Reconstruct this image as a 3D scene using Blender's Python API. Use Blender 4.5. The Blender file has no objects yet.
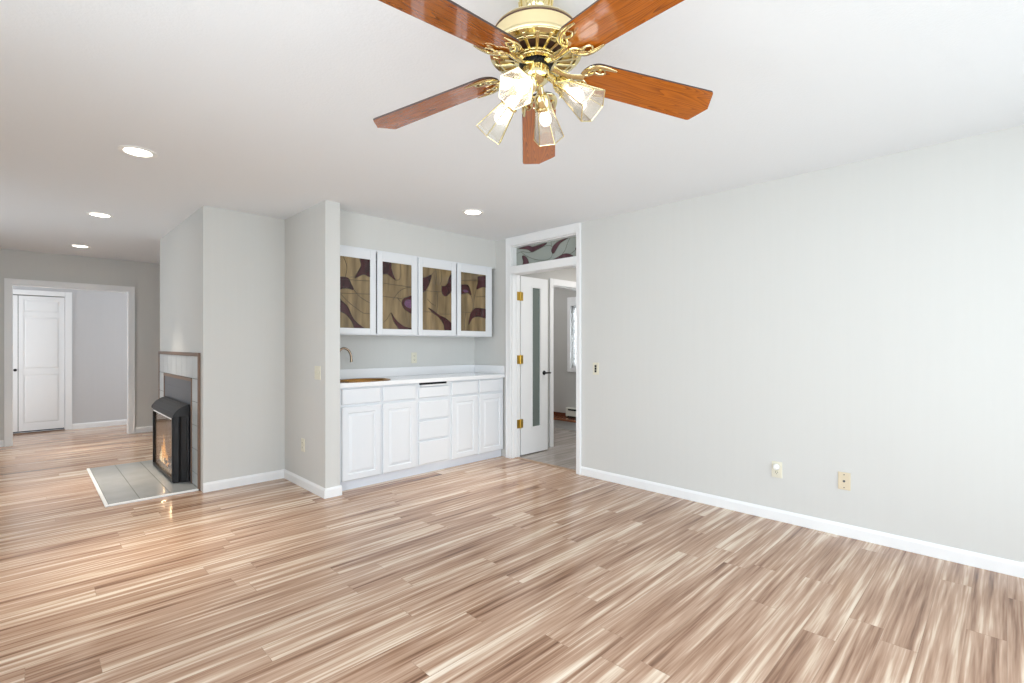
import bpy, bmesh, math, random
from mathutils import Vector, Matrix
PI = math.pi
random.seed(7)
S = bpy.context.scene
COL = S.collection

# ---------------------------------------------------------------- camera, world, lights, exposure
cam_d = bpy.data.cameras.new('camera')
cam = bpy.data.objects.new('camera', cam_d)
COL.objects.link(cam)
cam.location = (0, 0, 1.254)
cam.rotation_euler = (PI/2, 0, math.radians(-44.73))
cam_d.sensor_width = 36
cam_d.lens = 36*490.65/1024
cam_d.shift_y = 0.00335
cam_d.clip_start = 0.02
S.camera = cam

S.view_settings.view_transform = 'Standard'
S.view_settings.look = 'None'
S.view_settings.gamma = 1
S.view_settings.use_curve_mapping = False
S.view_settings.exposure = 0.04

W = bpy.data.worlds.new('sky')
S.world = W
W.use_nodes = True
bg = W.node_tree.nodes['Background']
bg.inputs[0].default_value = (0.86, 0.93, 1.0, 1)
bg.inputs[1].default_value = 1.2

def area(name, loc, rot, sx, sy, power, col=(1, 1, 1), spread=PI):
    l = bpy.data.lights.new(name, 'AREA')
    l.shape = 'RECTANGLE'; l.size = sx; l.size_y = sy
    l.energy = power; l.color = col; l.spread = spread
    o = bpy.data.objects.new(name, l); COL.objects.link(o)
    o.location = loc; o.rotation_euler = rot
    return o
# daylight through the windows behind and to the left of the camera, and through the study window; the fill lights are added
area('daylight_rear', (1.3, -1.26, 1.2), (PI/2, 0, 0), 4.4, 2.2, 116, (0.87, 0.94, 1.0))
area('daylight_left', (-1.41, 0.65, 1.15), (PI/2, 0, -PI/2), 2.9, 2.1, 114, (0.87, 0.94, 1.0))
area('fill_left_far', (-1.41, 6.3, 1.3), (PI/2, 0, -PI/2), 2.2, 1.7, 18, (0.87, 0.94, 1.0))  # added fill outside the added window, lifts the far-left ceiling
area('daylight_study', (6.2, 4.25, 1.4), (PI/2, 0, PI/2), 0.9, 0.9, 60, (0.87, 0.94, 1.0))
area('study_fill', (5.0, 3.0, 2.42), (0, 0, 0), 0.5, 0.5, 18, (1, 0.97, 0.93))  # added fill under the study ceiling, no lamp known there
area('study_far_fill', (5.0, 5.0, 2.42), (0, 0, 0), 0.6, 0.6, 9, (1, 0.98, 0.96))  # added fill to lighten the grey wall deep in the study
area('hall_fill_left', (-1.1, 9.3, 1.25), (PI/2, 0, -PI/2), 0.85, 2.1, 15, (0.93, 0.96, 1.0))  # added fill at the unseen left hall end, no window built there
area('hall_fill_right', (2.55, 9.3, 1.25), (PI/2, 0, PI/2), 0.85, 2.1, 17, (0.93, 0.96, 1.0))  # added fill from the opposite unseen end, evens out the hall wall

# ---------------------------------------------------------------- materials
def srgb(r, g, b):
    f = lambda c: (c/255/12.92) if c/255 <= 0.04045 else ((c/255+0.055)/1.055)**2.4
    return (f(r), f(g), f(b), 1)

def mat(name, col, rough=0.5, metal=0.0, spec=0.5, bump=0, bscale=60, coat=0, vary=0, emit=None, estr=0):
    m = bpy.data.materials.new(name); m.use_nodes = True
    nt = m.node_tree; b = nt.nodes['Principled BSDF']
    b.inputs['Base Color'].default_value = col
    b.inputs['Roughness'].default_value = rough
    b.inputs['Metallic'].default_value = metal
    b.inputs['Specular IOR Level'].default_value = spec
    b.inputs['Coat Weight'].default_value = coat
    b.inputs['Coat Roughness'].default_value = 0.08
    if emit:
        b.inputs['Emission Color'].default_value = emit
        b.inputs['Emission Strength'].default_value = estr
    if bump or vary:
        tc = nt.nodes.new('ShaderNodeTexCoord')
        n = nt.nodes.new('ShaderNodeTexNoise')
        n.inputs['Scale'].default_value = bscale; n.inputs['Detail'].default_value = 4
        nt.links.new(tc.outputs['Object'], n.inputs['Vector'])
        if bump:
            bp = nt.nodes.new('ShaderNodeBump')
            bp.inputs['Strength'].default_value = bump; bp.inputs['Distance'].default_value = 0.004
            nt.links.new(n.outputs['Fac'], bp.inputs['Height'])
            nt.links.new(bp.outputs['Normal'], b.inputs['Normal'])
        if vary:
            r = nt.nodes.new('ShaderNodeMapRange')
            r.inputs[3].default_value = 1-vary; r.inputs[4].default_value = 1+vary
            nt.links.new(n.outputs['Fac'], r.inputs[0])
            mx = nt.nodes.new('ShaderNodeMix'); mx.data_type = 'RGBA'; mx.blend_type = 'MULTIPLY'
            mx.inputs[0].default_value = 1
            mx.inputs[6].default_value = col
            nt.links.new(r.outputs[0], mx.inputs[7])
            nt.links.new(mx.outputs[2], b.inputs['Base Color'])
    return m

def wall_paper(name, col):
    """painted wall with a faint vertical woven texture"""
    m = mat(name, col, 0.65, spec=0.3)
    nt = m.node_tree; b = nt.nodes['Principled BSDF']
    tc = nt.nodes.new('ShaderNodeTexCoord'); mp = nt.nodes.new('ShaderNodeMapping')
    mp.inputs['Scale'].default_value = (28, 28, 1.2)
    n = nt.nodes.new('ShaderNodeTexNoise'); n.inputs['Scale'].default_value = 1.0; n.inputs['Detail'].default_value = 3
    nt.links.new(tc.outputs['Object'], mp.inputs[0]); nt.links.new(mp.outputs[0], n.inputs['Vector'])
    r = nt.nodes.new('ShaderNodeMapRange'); r.inputs[3].default_value = 0.985; r.inputs[4].default_value = 1.015
    nt.links.new(n.outputs['Fac'], r.inputs[0])
    mx = nt.nodes.new('ShaderNodeMix'); mx.data_type = 'RGBA'; mx.blend_type = 'MULTIPLY'
    mx.inputs[0].default_value = 1; mx.inputs[6].default_value = col
    nt.links.new(r.outputs[0], mx.inputs[7]); nt.links.new(mx.outputs[2], b.inputs['Base Color'])
    return m

def plank_mat(name, stops, sat=1.0, rough=0.2, row=0.128, length=1.22):
    m = bpy.data.materials.new(name); m.use_nodes = True
    nt = m.node_tree; L = nt.links; N = nt.nodes.new; b = nt.nodes['Principled BSDF']
    tc = N('ShaderNodeTexCoord')
    br = N('ShaderNodeTexBrick')
    br.inputs['Color1'].default_value = (0, 0, 0, 1); br.inputs['Color2'].default_value = (1, 1, 1, 1)
    br.inputs['Mortar'].default_value = (0.5, 0.5, 0.5, 1)
    br.inputs['Scale'].default_value = 1; br.inputs['Mortar Size'].default_value = 0.0009
    br.inputs['Brick Width'].default_value = length; br.inputs['Row Height'].default_value = row
    # every row of planks starts at its own random offset
    sx_ = N('ShaderNodeSeparateXYZ'); L.new(tc.outputs['Object'], sx_.inputs[0])
    r1 = N('ShaderNodeMath'); r1.operation = 'DIVIDE'; r1.inputs[1].default_value = row; L.new(sx_.outputs[1], r1.inputs[0])
    r2 = N('ShaderNodeMath'); r2.operation = 'FLOOR'; L.new(r1.outputs[0], r2.inputs[0])
    wn = N('ShaderNodeTexWhiteNoise'); wn.noise_dimensions = '1D'; L.new(r2.outputs[0], wn.inputs['W'])
    r3 = N('ShaderNodeMath'); r3.operation = 'MULTIPLY_ADD'; r3.inputs[1].default_value = length; L.new(wn.outputs['Value'], r3.inputs[0]); L.new(sx_.outputs[0], r3.inputs[2])
    cx_ = N('ShaderNodeCombineXYZ'); L.new(r3.outputs[0], cx_.inputs[0]); L.new(sx_.outputs[1], cx_.inputs[1]); L.new(cx_.outputs[0], br.inputs['Vector'])
    br.offset = 0
    sep = N('ShaderNodeSeparateColor'); L.new(br.outputs['Color'], sep.inputs[0])
    w = N('ShaderNodeMath'); w.operation = 'MULTIPLY'; w.inputs[1].default_value = 47.3
    L.new(sep.outputs[0], w.inputs[0])
    def streak(sx, sy, det, dist=0.0):
        mp = N('ShaderNodeMapping'); mp.inputs['Scale'].default_value = (sx, sy, 1)
        n = N('ShaderNodeTexNoise'); n.noise_dimensions = '4D'
        n.inputs['Scale'].default_value = 1; n.inputs['Detail'].default_value = det; n.inputs['Distortion'].default_value = dist
        L.new(tc.outputs['Object'], mp.inputs[0]); L.new(mp.outputs[0], n.inputs['Vector']); L.new(w.outputs[0], n.inputs['W'])
        return n
    a = streak(1.4, 42, 3, 0.2); c = streak(0.8, 13, 2, 0.1); d = streak(4, 130, 3)
    s1 = N('ShaderNodeMath'); s1.operation = 'MULTIPLY'; s1.inputs[1].default_value = 0.54; L.new(a.outputs['Fac'], s1.inputs[0])
    s2 = N('ShaderNodeMath'); s2.operation = 'MULTIPLY_ADD'; s2.inputs[1].default_value = 0.28; L.new(c.outputs['Fac'], s2.inputs[0]); L.new(s1.outputs[0], s2.inputs[2])
    s3 = N('ShaderNodeMath'); s3.operation = 'MULTIPLY_ADD'; s3.inputs[1].default_value = 0.18; L.new(d.outputs['Fac'], s3.inputs[0]); L.new(s2.outputs[0], s3.inputs[2])
    s4 = N('ShaderNodeMath'); s4.operation = 'MULTIPLY_ADD'; s4.inputs[1].default_value = 0.07; L.new(sep.outputs[0], s4.inputs[0]); L.new(s3.outputs[0], s4.inputs[2])
    cr = N('ShaderNodeValToRGB'); L.new(s4.outputs[0], cr.inputs[0])
    e = cr.color_ramp.elements
    while len(e) < len(stops): e.new(0.5)
    for el, (p, cc) in zip(e, stops): el.position = p; el.color = cc
    hs = N('ShaderNodeHueSaturation'); hs.inputs['Saturation'].default_value = sat; L.new(cr.outputs[0], hs.inputs['Color'])
    mx = N('ShaderNodeMix'); mx.data_type = 'RGBA'; mx.inputs[7].default_value = srgb(120, 92, 70)
    mf = N('ShaderNodeMath'); mf.operation = 'MULTIPLY'; mf.inputs[1].default_value = 0.5
    L.new(br.outputs['Fac'], mf.inputs[0]); L.new(mf.outputs[0], mx.inputs[0]); L.new(hs.outputs[0], mx.inputs[6])
    L.new(mx.outputs[2], b.inputs['Base Color'])
    b.inputs['Roughness'].default_value = rough; b.inputs['Specular IOR Level'].default_value = 0.36
    return m

def wood_mat(name, light, dark, scale=1.0, rough=0.15, coat=0.6):
    """varnished wood, grain along local X"""
    m = bpy.data.materials.new(name); m.use_nodes = True
    nt = m.node_tree; L = nt.links; N = nt.nodes.new; b = nt.nodes['Principled BSDF']
    tc = N('ShaderNodeTexCoord'); mp = N('ShaderNodeMapping')
    mp.inputs['Scale'].default_value = (1.1*scale, 9*scale, 9*scale)
    n0 = N('ShaderNodeTexNoise'); n0.inputs['Scale'].default_value = 1.6; n0.inputs['Detail'].default_value = 1
    L.new(tc.outputs['Object'], mp.inputs[0]); L.new(mp.outputs[0], n0.inputs['Vector'])
    rg = N('ShaderNodeMath'); rg.operation = 'MULTIPLY'; rg.inputs[1].default_value = 26       # growth rings = contours of a stretched noise
    L.new(n0.outputs['Fac'], rg.inputs[0])
    sn = N('ShaderNodeMath'); sn.operation = 'FRACT'; L.new(rg.outputs[0], sn.inputs[0])
    mp2 = N('ShaderNodeMapping'); mp2.inputs['Scale'].default_value = (8*scale, 190*scale, 190*scale)
    n = N('ShaderNodeTexNoise'); n.inputs['Scale'].default_value = 1; n.inputs['Detail'].default_value = 3
    L.new(tc.outputs['Object'], mp2.inputs[0]); L.new(mp2.outputs[0], n.inputs['Vector'])
    ml = N('ShaderNodeMath'); ml.operation = 'MULTIPLY'; ml.inputs[1].default_value = 0.42; L.new(sn.outputs[0], ml.inputs[0])
    ad = N('ShaderNodeMath'); ad.operation = 'MULTIPLY_ADD'; ad.inputs[1].default_value = 0.6; L.new(n.outputs['Fac'], ad.inputs[0]); L.new(ml.outputs[0], ad.inputs[2])
    cr = N('ShaderNodeValToRGB'); cr.color_ramp.elements[0].position = 0.2; cr.color_ramp.elements[0].color = dark
    cr.color_ramp.elements[1].position = 0.62; cr.color_ramp.elements[1].color = light
    L.new(ad.outputs[0], cr.inputs[0]); L.new(cr.outputs[0], b.inputs['Base Color'])
    b.inputs['Roughness'].default_value = rough
    b.inputs['Coat Weight'].default_value = coat; b.inputs['Coat Roughness'].default_value = 0.03
    return m

def glass_mat(name, tint=(1, 1, 1, 1), diffuse=0.0, dcol=(1, 1, 1, 1), gloss=0.08, rough=0.02, streak=False, fresnel=True):
    """thin architectural glass: tinted see-through, some milky diffuse, glossy reflection"""
    m = bpy.data.materials.new(name); m.use_nodes = True
    nt = m.node_tree; L = nt.links; N = nt.nodes.new
    out = nt.nodes['Material Output']; nt.nodes.remove(nt.nodes['Principled BSDF'])
    t = N('ShaderNodeBsdfTransparent'); t.inputs[0].default_value = tint
    d = N('ShaderNodeBsdfDiffuse'); d.inputs[0].default_value = dcol
    if streak:
        tc = N('ShaderNodeTexCoord'); mp = N('ShaderNodeMapping'); mp.inputs['Scale'].default_value = streak
        n = N('ShaderNodeTexNoise'); n.inputs['Scale'].default_value = 1; n.inputs['Detail'].default_value = 4
        cr = N('ShaderNodeValToRGB'); cr.color_ramp.elements[0].position = 0.32; cr.color_ramp.elements[1].position = 0.68
        cr.color_ramp.elements[0].color = [c*0.55 for c in dcol[:3]]+[1]; cr.color_ramp.elements[1].color = [min(1, c*1.35) for c in dcol[:3]]+[1]
        L.new(tc.outputs['Object'], mp.inputs[0]); L.new(mp.outputs[0], n.inputs['Vector']); L.new(n.outputs['Fac'], cr.inputs[0]); L.new(cr.outputs[0], d.inputs[0])
    if diffuse == 1.0: t = N('ShaderNodeBsdfTranslucent'); t.inputs[0].default_value = tint
    m1 = N('ShaderNodeMixShader'); m1.inputs[0].default_value = diffuse if diffuse < 1 else 0.5
    L.new(t.outputs[0], m1.inputs[1]); L.new(d.outputs[0], m1.inputs[2])
    g = N('ShaderNodeBsdfGlossy'); g.inputs['Roughness'].default_value = rough
    m2 = N('ShaderNodeMixShader'); m2.inputs[0].default_value = gloss
    if fresnel:
        lw = N('ShaderNodeLayerWeight'); lw.inputs[0].default_value = 0.25
        ma = N('ShaderNodeMath'); ma.operation = 'MULTIPLY_ADD'; ma.inputs[1].default_value = 0.5; ma.inputs[2].default_value = gloss
        L.new(lw.outputs['Fresnel'], ma.inputs[0]); L.new(ma.outputs[0], m2.inputs[0])
    L.new(m1.outputs[0], m2.inputs[1]); L.new(g.outputs[0], m2.inputs[2]); L.new(m2.outputs[0], out.inputs[0])
    return m

def emis(name, col, s):
    m = bpy.data.materials.new(name); m.use_nodes = True
    nt = m.node_tree; nt.nodes.remove(nt.nodes['Principled BSDF'])
    e = nt.nodes.new('ShaderNodeEmission'); e.inputs[0].default_value = col; e.inputs[1].default_value = s
    nt.links.new(e.outputs[0], nt.nodes['Material Output'].inputs[0])
    return m

M = {}
M['wall'] = wall_paper('wall_paper', srgb(214, 214, 211))
M['wall_hall'] = wall_paper('wall_hall', srgb(205, 205, 207))
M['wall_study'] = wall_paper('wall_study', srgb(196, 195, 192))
M['ceiling'] = mat('ceiling_paint', srgb(238, 241, 244), 0.8, spec=0.2, bump=0.25, bscale=90)
M['trim'] = mat('white_trim', srgb(243, 244, 245), 0.35)
M['cab'] = mat('white_cabinet', srgb(231, 234, 238), 0.32)
M['toe'] = mat('toe_board', srgb(226, 230, 238), 0.4)
M['counter'] = mat('countertop_laminate', srgb(244, 245, 247), 0.08, coat=0.5)
M['brass'] = mat('polished_brass', srgb(232, 216, 166), 0.12, metal=1)
M['brass_satin'] = mat('cream_brass', srgb(240, 222, 176), 0.34, metal=0.7)
M['antique'] = mat('hinge_brass', srgb(206, 172, 84), 0.3, metal=0.9)
M['black'] = mat('black_metal', srgb(8, 9, 14), 0.4, spec=0.4)
M['black_hood'] = mat('black_hood', srgb(30, 31, 34), 0.5)
M['slate'] = mat('dark_panel', srgb(84, 86, 92), 0.4)
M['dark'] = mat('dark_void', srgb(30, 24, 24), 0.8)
M['vent'] = mat('dark_motor', srgb(84, 56, 48), 0.6)
M['copper'] = mat('copper_edge', srgb(126, 102, 86), 0.45)
M['sink'] = mat('hammered_brass', srgb(176, 132, 74), 0.22, metal=1, bump=0.4, bscale=120)
M['bronze'] = mat('brushed_bronze', srgb(150, 130, 112), 0.25, metal=1)
M['ivory'] = mat('ivory_plastic', srgb(226, 222, 204), 0.35)
M['cream'] = mat('cream_plate', srgb(220, 206, 180), 0.4)
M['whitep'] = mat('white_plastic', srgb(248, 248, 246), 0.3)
M['tile'] = mat('grey_tile', srgb(190, 193, 193), 0.3, vary=0.16, bscale=5)
M['hearth_tile'] = mat('hearth_tile', srgb(166, 167, 165), 0.2, vary=0.2, bscale=4)
M['grout'] = mat('grout', srgb(84, 84, 80), 0.8)
M['wood_step'] = wood_mat('wood_step', srgb(150, 96, 66), srgb(104, 60, 40), 0.6)
M['wood_dark'] = wood_mat('wood_dark', srgb(112, 58, 36), srgb(80, 40, 26), 0.6)
M['blade'] = wood_mat('blade_oak', srgb(180, 97, 18), srgb(120, 58, 8), 1.0, 0.12, 0.8)
M['blade_edge'] = mat('blade_edge', srgb(60, 44, 40), 0.4)
M['maroon'] = glass_mat('maroon_glass', srgb(110, 50, 54), 0.88, srgb(70, 32, 36), 0.05, 0.05, streak=(14, 14, 4))
M['purple'] = glass_mat('purple_glass', srgb(120, 84, 120), 0.85, srgb(112, 76, 108), 0.05, 0.05, streak=(24, 24, 24))
M['plum'] = glass_mat('plum_glass', srgb(130, 84, 94), 0.85, srgb(98, 62, 72), 0.05, 0.05, streak=(14, 14, 4))
M['amber'] = glass_mat('amber_glass', srgb(220, 200, 150), 0.72, srgb(158, 136, 100), 0.05, 0.04, streak=(16, 16, 2.2))
M['pale'] = glass_mat('pale_glass', srgb(215, 222, 216), 0.6, srgb(190, 196, 190), 0.04, 0.06)
M['lead'] = mat('lead_came', srgb(66, 60, 52), 0.4, metal=0.6)
M['window_glass'] = glass_mat('window_glass', (0.97, 0.98, 0.98, 1), 0.0, gloss=0.03)
M['door_glass'] = glass_mat('door_glass', srgb(196, 206, 203), 0.35, srgb(170, 184, 178), 0.07, 0.02)
M['fire_glass'] = glass_mat('fire_glass', (0.93, 0.93, 0.93, 1), 0.0, gloss=0.05)
M['shade_glass'] = glass_mat('shade_glass', (0.94, 0.93, 0.91, 1), 0.28, (0.62, 0.57, 0.50, 1), 0.14, 0.1)
M['bulb'] = emis('bulb_glow', (1, 0.95, 0.88, 1), 8)
M['lens'] = emis('lens_glow', (1, 0.9, 0.76, 1), 14)
M['flame'] = emis('flame_glow', (1, 0.48, 0.15, 1), 1.7)
M['flame_core'] = emis('flame_core', (1, 0.76, 0.42, 1), 2.0)
M['firebrick'] = mat('firebrick', srgb(168, 152, 132), 0.8, vary=0.12, bscale=14)
M['log'] = mat('ceramic_log', srgb(120, 92, 70), 0.9, bump=0.5, bscale=30)
M['cab_inside'] = mat('cabinet_inside', srgb(120, 98, 72), 0.7)
M['slat'] = glass_mat('slat_vinyl', (0.9, 0.9, 0.9, 1), 1.0, (0.9, 0.9, 0.9, 1), 0.04, 0.4)
M['heater'] = mat('heater_enamel', srgb(228, 228, 218), 0.4)
M['green'] = mat('outdoor_green', srgb(120, 132, 104), 0.9)
ST = [(0.36, srgb(100, 70, 52)), (0.43, srgb(142, 108, 86)), (0.50, srgb(174, 140, 116)), (0.56, srgb(194, 163, 140)), (0.61, srgb(218, 195, 172)), (0.69, srgb(238, 223, 205))]
M['floor'] = plank_mat('striped_laminate', ST, 1.0, 0.17)
M['floor_study'] = plank_mat('grey_laminate', [(0.33, srgb(112, 102, 96)), (0.45, srgb(146, 138, 132)), (0.55, srgb(166, 158, 152)), (0.7, srgb(190, 184, 178))], 1.0, 0.25)

# ---------------------------------------------------------------- mesh helpers
def link(name, bm, m, parent=None, smooth=False, bevel=0, seg=2):
    me = bpy.data.meshes.new(name)
    bm.normal_update(); bm.to_mesh(me); bm.free()
    for x in (m if isinstance(m, (list, tuple)) else [m]): me.materials.append(M[x] if isinstance(x, str) else x)
    o = bpy.data.objects.new(name, me); COL.objects.link(o)
    if parent: o.parent = parent
    if smooth:
        for p in me.polygons: p.use_smooth = True
        if smooth != 'all': me.set_sharp_from_angle(angle=math.radians(40))
    if bevel:
        md = o.modifiers.new('bevel', 'BEVEL'); md.width = bevel; md.segments = seg; md.limit_method = 'ANGLE'
        md.angle_limit = math.radians(50)
    return o

def box(bm, x0, x1, y0, y1, z0, z1, mi=0):
    v = [bm.verts.new(p) for p in ((x0, y0, z0), (x1, y0, z0), (x1, y1, z0), (x0, y1, z0), (x0, y0, z1), (x1, y0, z1), (x1, y1, z1), (x0, y1, z1))]
    for f in ((3, 2, 1, 0), (4, 5, 6, 7), (0, 1, 5, 4), (1, 2, 6, 5), (2, 3, 7, 6), (3, 0, 4, 7)):
        bm.faces.new([v[i] for i in f]).material_index = mi

def prism(bm, pts, fn, mi=0):
    """pts: 2D outline; fn(p, k) -> 3D for k = 0 (back), 1 (front)"""
    a = [bm.verts.new(fn(p, 0)) for p in pts]; b = [bm.verts.new(fn(p, 1)) for p in pts]
    n = len(pts); fs = [bm.faces.new(a[::-1]), bm.faces.new(b)]
    for i in range(n): fs.append(bm.faces.new((a[i], a[(i+1) % n], b[(i+1) % n], b[i])))
    for f in fs: f.material_index = mi
    return fs

def lathe(bm, prof, seg=32, mtx=None, mi=0, cap=True):
    rings = []
    for r, z in prof:
        rings.append([bm.verts.new((r*math.cos(2*PI*i/seg), r*math.sin(2*PI*i/seg), z)) for i in range(seg)])
    vs = [v for g in rings for v in g]; fs = []
    for a, b in zip(rings, rings[1:]):
        for i in range(seg): fs.append(bm.faces.new((a[i], a[(i+1) % seg], b[(i+1) % seg], b[i])))
    if cap:
        fs.append(bm.faces.new(rings[0][::-1])); fs.append(bm.faces.new(rings[-1]))
    for f in fs: f.material_index = mi
    if mtx is not None: bmesh.ops.transform(bm, matrix=mtx, verts=vs)
    return vs

def tube(bm, pts, rad, seg=8, closed=False, mi=0, flat=1.0):
    """rad: number or list; sweeps a circle along pts"""
    pts = [Vector(p) for p in pts]; n = len(pts)
    if not hasattr(rad, '__len__'): rad = [rad]*n
    rings = []; up = None
    for i in range(n):
        t = (pts[(i+1) % n]-pts[i-1]) if closed else (pts[min(i+1, n-1)]-pts[max(i-1, 0)])
        t.normalize()
        if up is None:
            up = Vector((0, 0, 1)) if abs(t.z) < 0.9 else Vector((1, 0, 0))
        s = t.cross(up); s.normalize(); u = s.cross(t); up = u
        rings.append([bm.verts.new(pts[i]+(s*math.cos(2*PI*k/seg)+u*math.sin(2*PI*k/seg)*flat)*rad[i]) for k in range(seg)])
    fs = []
    R = rings+[rings[0]] if closed else rings
    for a, b in zip(R, R[1:]):
        for k in range(seg): fs.append(bm.faces.new((a[k], a[(k+1) % seg], b[(k+1) % seg], b[k])))
    if not closed: fs.append(bm.faces.new(rings[0][::-1])); fs.append(bm.faces.new(rings[-1]))
    for f in fs: f.material_index = mi

def spline(pts, n=8, closed=False):
    """Catmull-Rom through 2D or 3D points"""
    P = [Vector(p) for p in pts]; out = []; m = len(P)
    for i in range(m if closed else m-1):
        p1, p2 = P[i], P[(i+1) % m]
        p0 = P[i-1] if (closed or i) else p1*2-p2
        p3 = P[(i+2) % m] if (closed or i+2 < m) else p2*2-p1
        for k in range(n):
            t = k/n
            out.append(0.5*((2*p1)+(p2-p0)*t+(2*p0-5*p1+4*p2-p3)*t*t+(3*p1-p0-3*p2+p3)*t**3))
    if not closed: out.append(P[-1])
    return out

def BM(): return bmesh.new()
def boxes(*bs):
    bm = BM()
    for b in bs: box(bm, *b)
    return bm
def empty(name, loc, label=None, cat=None, group=None, kind=None):
    o = bpy.data.objects.new(name, None); COL.objects.link(o); o.location = loc; o.empty_display_size = 0.1
    tag(o, label, cat, group, kind); return o
def tag(o, label=None, cat=None, group=None, kind=None):
    if label: o['label'] = label
    if cat: o['category'] = cat
    if group: o['group'] = group
    if kind: o['kind'] = kind
    return o
def struct(name, bm, m, label=None, cat=None, **k):
    return tag(link(name, bm, m, **k), label or name.replace('_', ' '), cat or name.split('_')[0], kind='structure')
def rel(o, root):
    """parent o to root keeping the world-space coordinates its mesh was built in"""
    o.parent = root; o.location = -Vector(root.location); return o

# ---------------------------------------------------------------- the setting: shell
CE = 2.44
XR, XL, YR, YB = 3.82, -1.15, -1.0, 8.72
struct('floor', boxes((XL-0.12, 3.88, YR-0.12, 9.92, -0.1, 0)), 'floor', 'striped brown and cream wood-look laminate floor of the main room', 'floor')
struct('floor_study', boxes((3.88, 6.05, 1.9, 6.3, -0.1, 0)), 'floor_study', 'grey wood-look floor of the room beyond the glass door', 'floor')
struct('ceiling', boxes((XL-0.12, 6.05, YR-0.12, 9.92, CE, CE+0.1)), 'ceiling', 'smooth white painted ceiling over the whole room', 'ceiling')
struct('wall_right', boxes((XR, XR+0.12, YR, 2.95, 0, CE), (XR, XR+0.12, 3.86, 4.62, 0, CE), (XR, XR+0.12, 2.95, 3.86, 2.345, CE)), 'wall', 'long pale grey wall on the right with the tall white doorway', 'wall')
struct('wall_bar', boxes((1.865, XR, 4.50, 4.62, 0, CE)), 'wall', 'grey back wall of the bar alcove between counter and cabinets', 'wall')
struct('wall_soffit', boxes((1.865, XR, 4.125, 4.50, 2.125, CE)), 'wall', 'pale grey soffit above the stained glass cabinets', 'wall')
struct('wall_stub', boxes((1.74, 1.865, 3.925, 4.93, 0, CE)), 'wall', 'grey stub wall with light switch to the left of the bar', 'wall')
struct('wall_center', boxes((1.19, 1.74, 4.81, 4.93, 0, CE)), 'wall', 'pale grey wall between the fireplace corner and the stub wall', 'wall')
struct('wall_chimney', boxes((1.07, 1.19, 4.81, 5.19, 0, CE), (1.07, 1.19, 6.31, 6.71, 0, CE), (1.07, 1.19, 5.19, 6.31, 0.925, CE), (1.19, 2.6, 6.59, 6.71, 0, CE)), 'wall', 'grey chimney wall above the tiled fireplace', 'wall')
struct('wall_back', boxes((XL, -0.12, YB, YB+0.12, 0, CE), (1.025, 2.6, YB, YB+0.12, 0, CE), (-0.12, 1.025, YB, YB+0.12, 2.005, CE)), 'wall', 'far grey wall with the wide cased opening', 'wall')
struct('wall_nook', boxes((2.6, 2.72, 6.59, 9.92, 0, CE)), 'wall', 'grey wall behind the chimney', 'wall')
struct('wall_hall', boxes((0.415, 2.6, 9.8, 9.92, 0, CE), (XL, -0.57, 9.8, 9.92, 0, CE), (-0.57, 0.415, 9.8, 9.92, 1.965, CE)), 'wall_hall', 'pale hall wall seen through the far opening', 'wall')
# left and rear walls with the daylight windows
LV = (5.2, 7.4, 0.45, 2.15)  # opening for the added far-left window
LW = (-0.75, 2.05, 0.10, 2.2)   # y0 y1 z0 z1
struct('wall_left', boxes((XL-0.12, XL, YR, LW[0], 0, CE), (XL-0.12, XL, LW[1], LV[0], 0, CE), (XL-0.12, XL, LW[0], LW[1], 0, LW[2]), (XL-0.12, XL, LW[0], LW[1], LW[3], CE),
    (XL-0.12, XL, LV[1], 9.92, 0, CE), (XL-0.12, XL, LV[0], LV[1], 0, LV[2]), (XL-0.12, XL, LV[0], LV[1], LV[3], CE)), 'wall', 'pale grey left wall with a window', 'wall')
RW = (-0.9, 3.5, 0.12, 2.28)
struct('wall_rear', boxes((XL-0.12, RW[0], YR-0.12, YR, 0, CE), (RW[1], XR+0.12, YR-0.12, YR, 0, CE), (RW[0], RW[1], YR-0.12, YR, 0, RW[2]), (RW[0], RW[1], YR-0.12, YR, RW[3], CE)), 'wall', 'pale grey wall behind the camera with wide windows', 'wall')

def window(name, axis, a0, a1, z0, z1, p0, p1, n, label):
    """axis 'x': runs along x at y in p0..p1; axis 'y': runs along y"""
    def bx(bm, u0, u1, q0, q1, h0, h1):
        if axis == 'x': box(bm, u0, u1, q0, q1, h0, h1)
        else: box(bm, q0, q1, u0, u1, h0, h1)
    w = empty(name, (0, 0, 0), label, 'window', kind='structure')
    bm = BM(); t = 0.06
    bx(bm, a0, a1, p0, p1, z0, z0+t); bx(bm, a0, a1, p0, p1, z1-t, z1)
    for i in range(n+1):
        u = a0+(a1-a0-t)*i/n; bx(bm, u, u+t, p0, p1, z0+t, z1-t)
    link('window_frame', bm, 'trim', w, bevel=0.004)
    pm = (p0+p1)/2
    for i in range(n):
        u0 = a0+(a1-a0-t)*i/n+t; u1 = a0+(a1-a0-t)*(i+1)/n
        bm = BM(); bx(bm, u0, u1, pm-0.003, pm+0.003, z0+t, z1-t); link('window_pane', bm, 'window_glass', w)
    return w
window('window_1', 'x', RW[0], RW[1], RW[2], RW[3], YR-0.09, YR-0.03, 4, 'wide white framed window wall behind the camera')
window('window_2', 'y', LW[0], LW[1], LW[2], LW[3], XL-0.09, XL-0.03, 3, 'white framed window in the left wall beside the camera')
window('window_5_added', 'y', LV[0], LV[1], LV[2], LV[3], XL-0.09, XL-0.03, 2, 'white framed window added in the unseen left wall across from the fireplace')  # window added to let fill light into the far-left part
struct('ground', boxes((-9, 12, -14, YR-0.4, -0.3, -0.12)), 'green', 'lawn outside the windows', 'ground')

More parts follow.
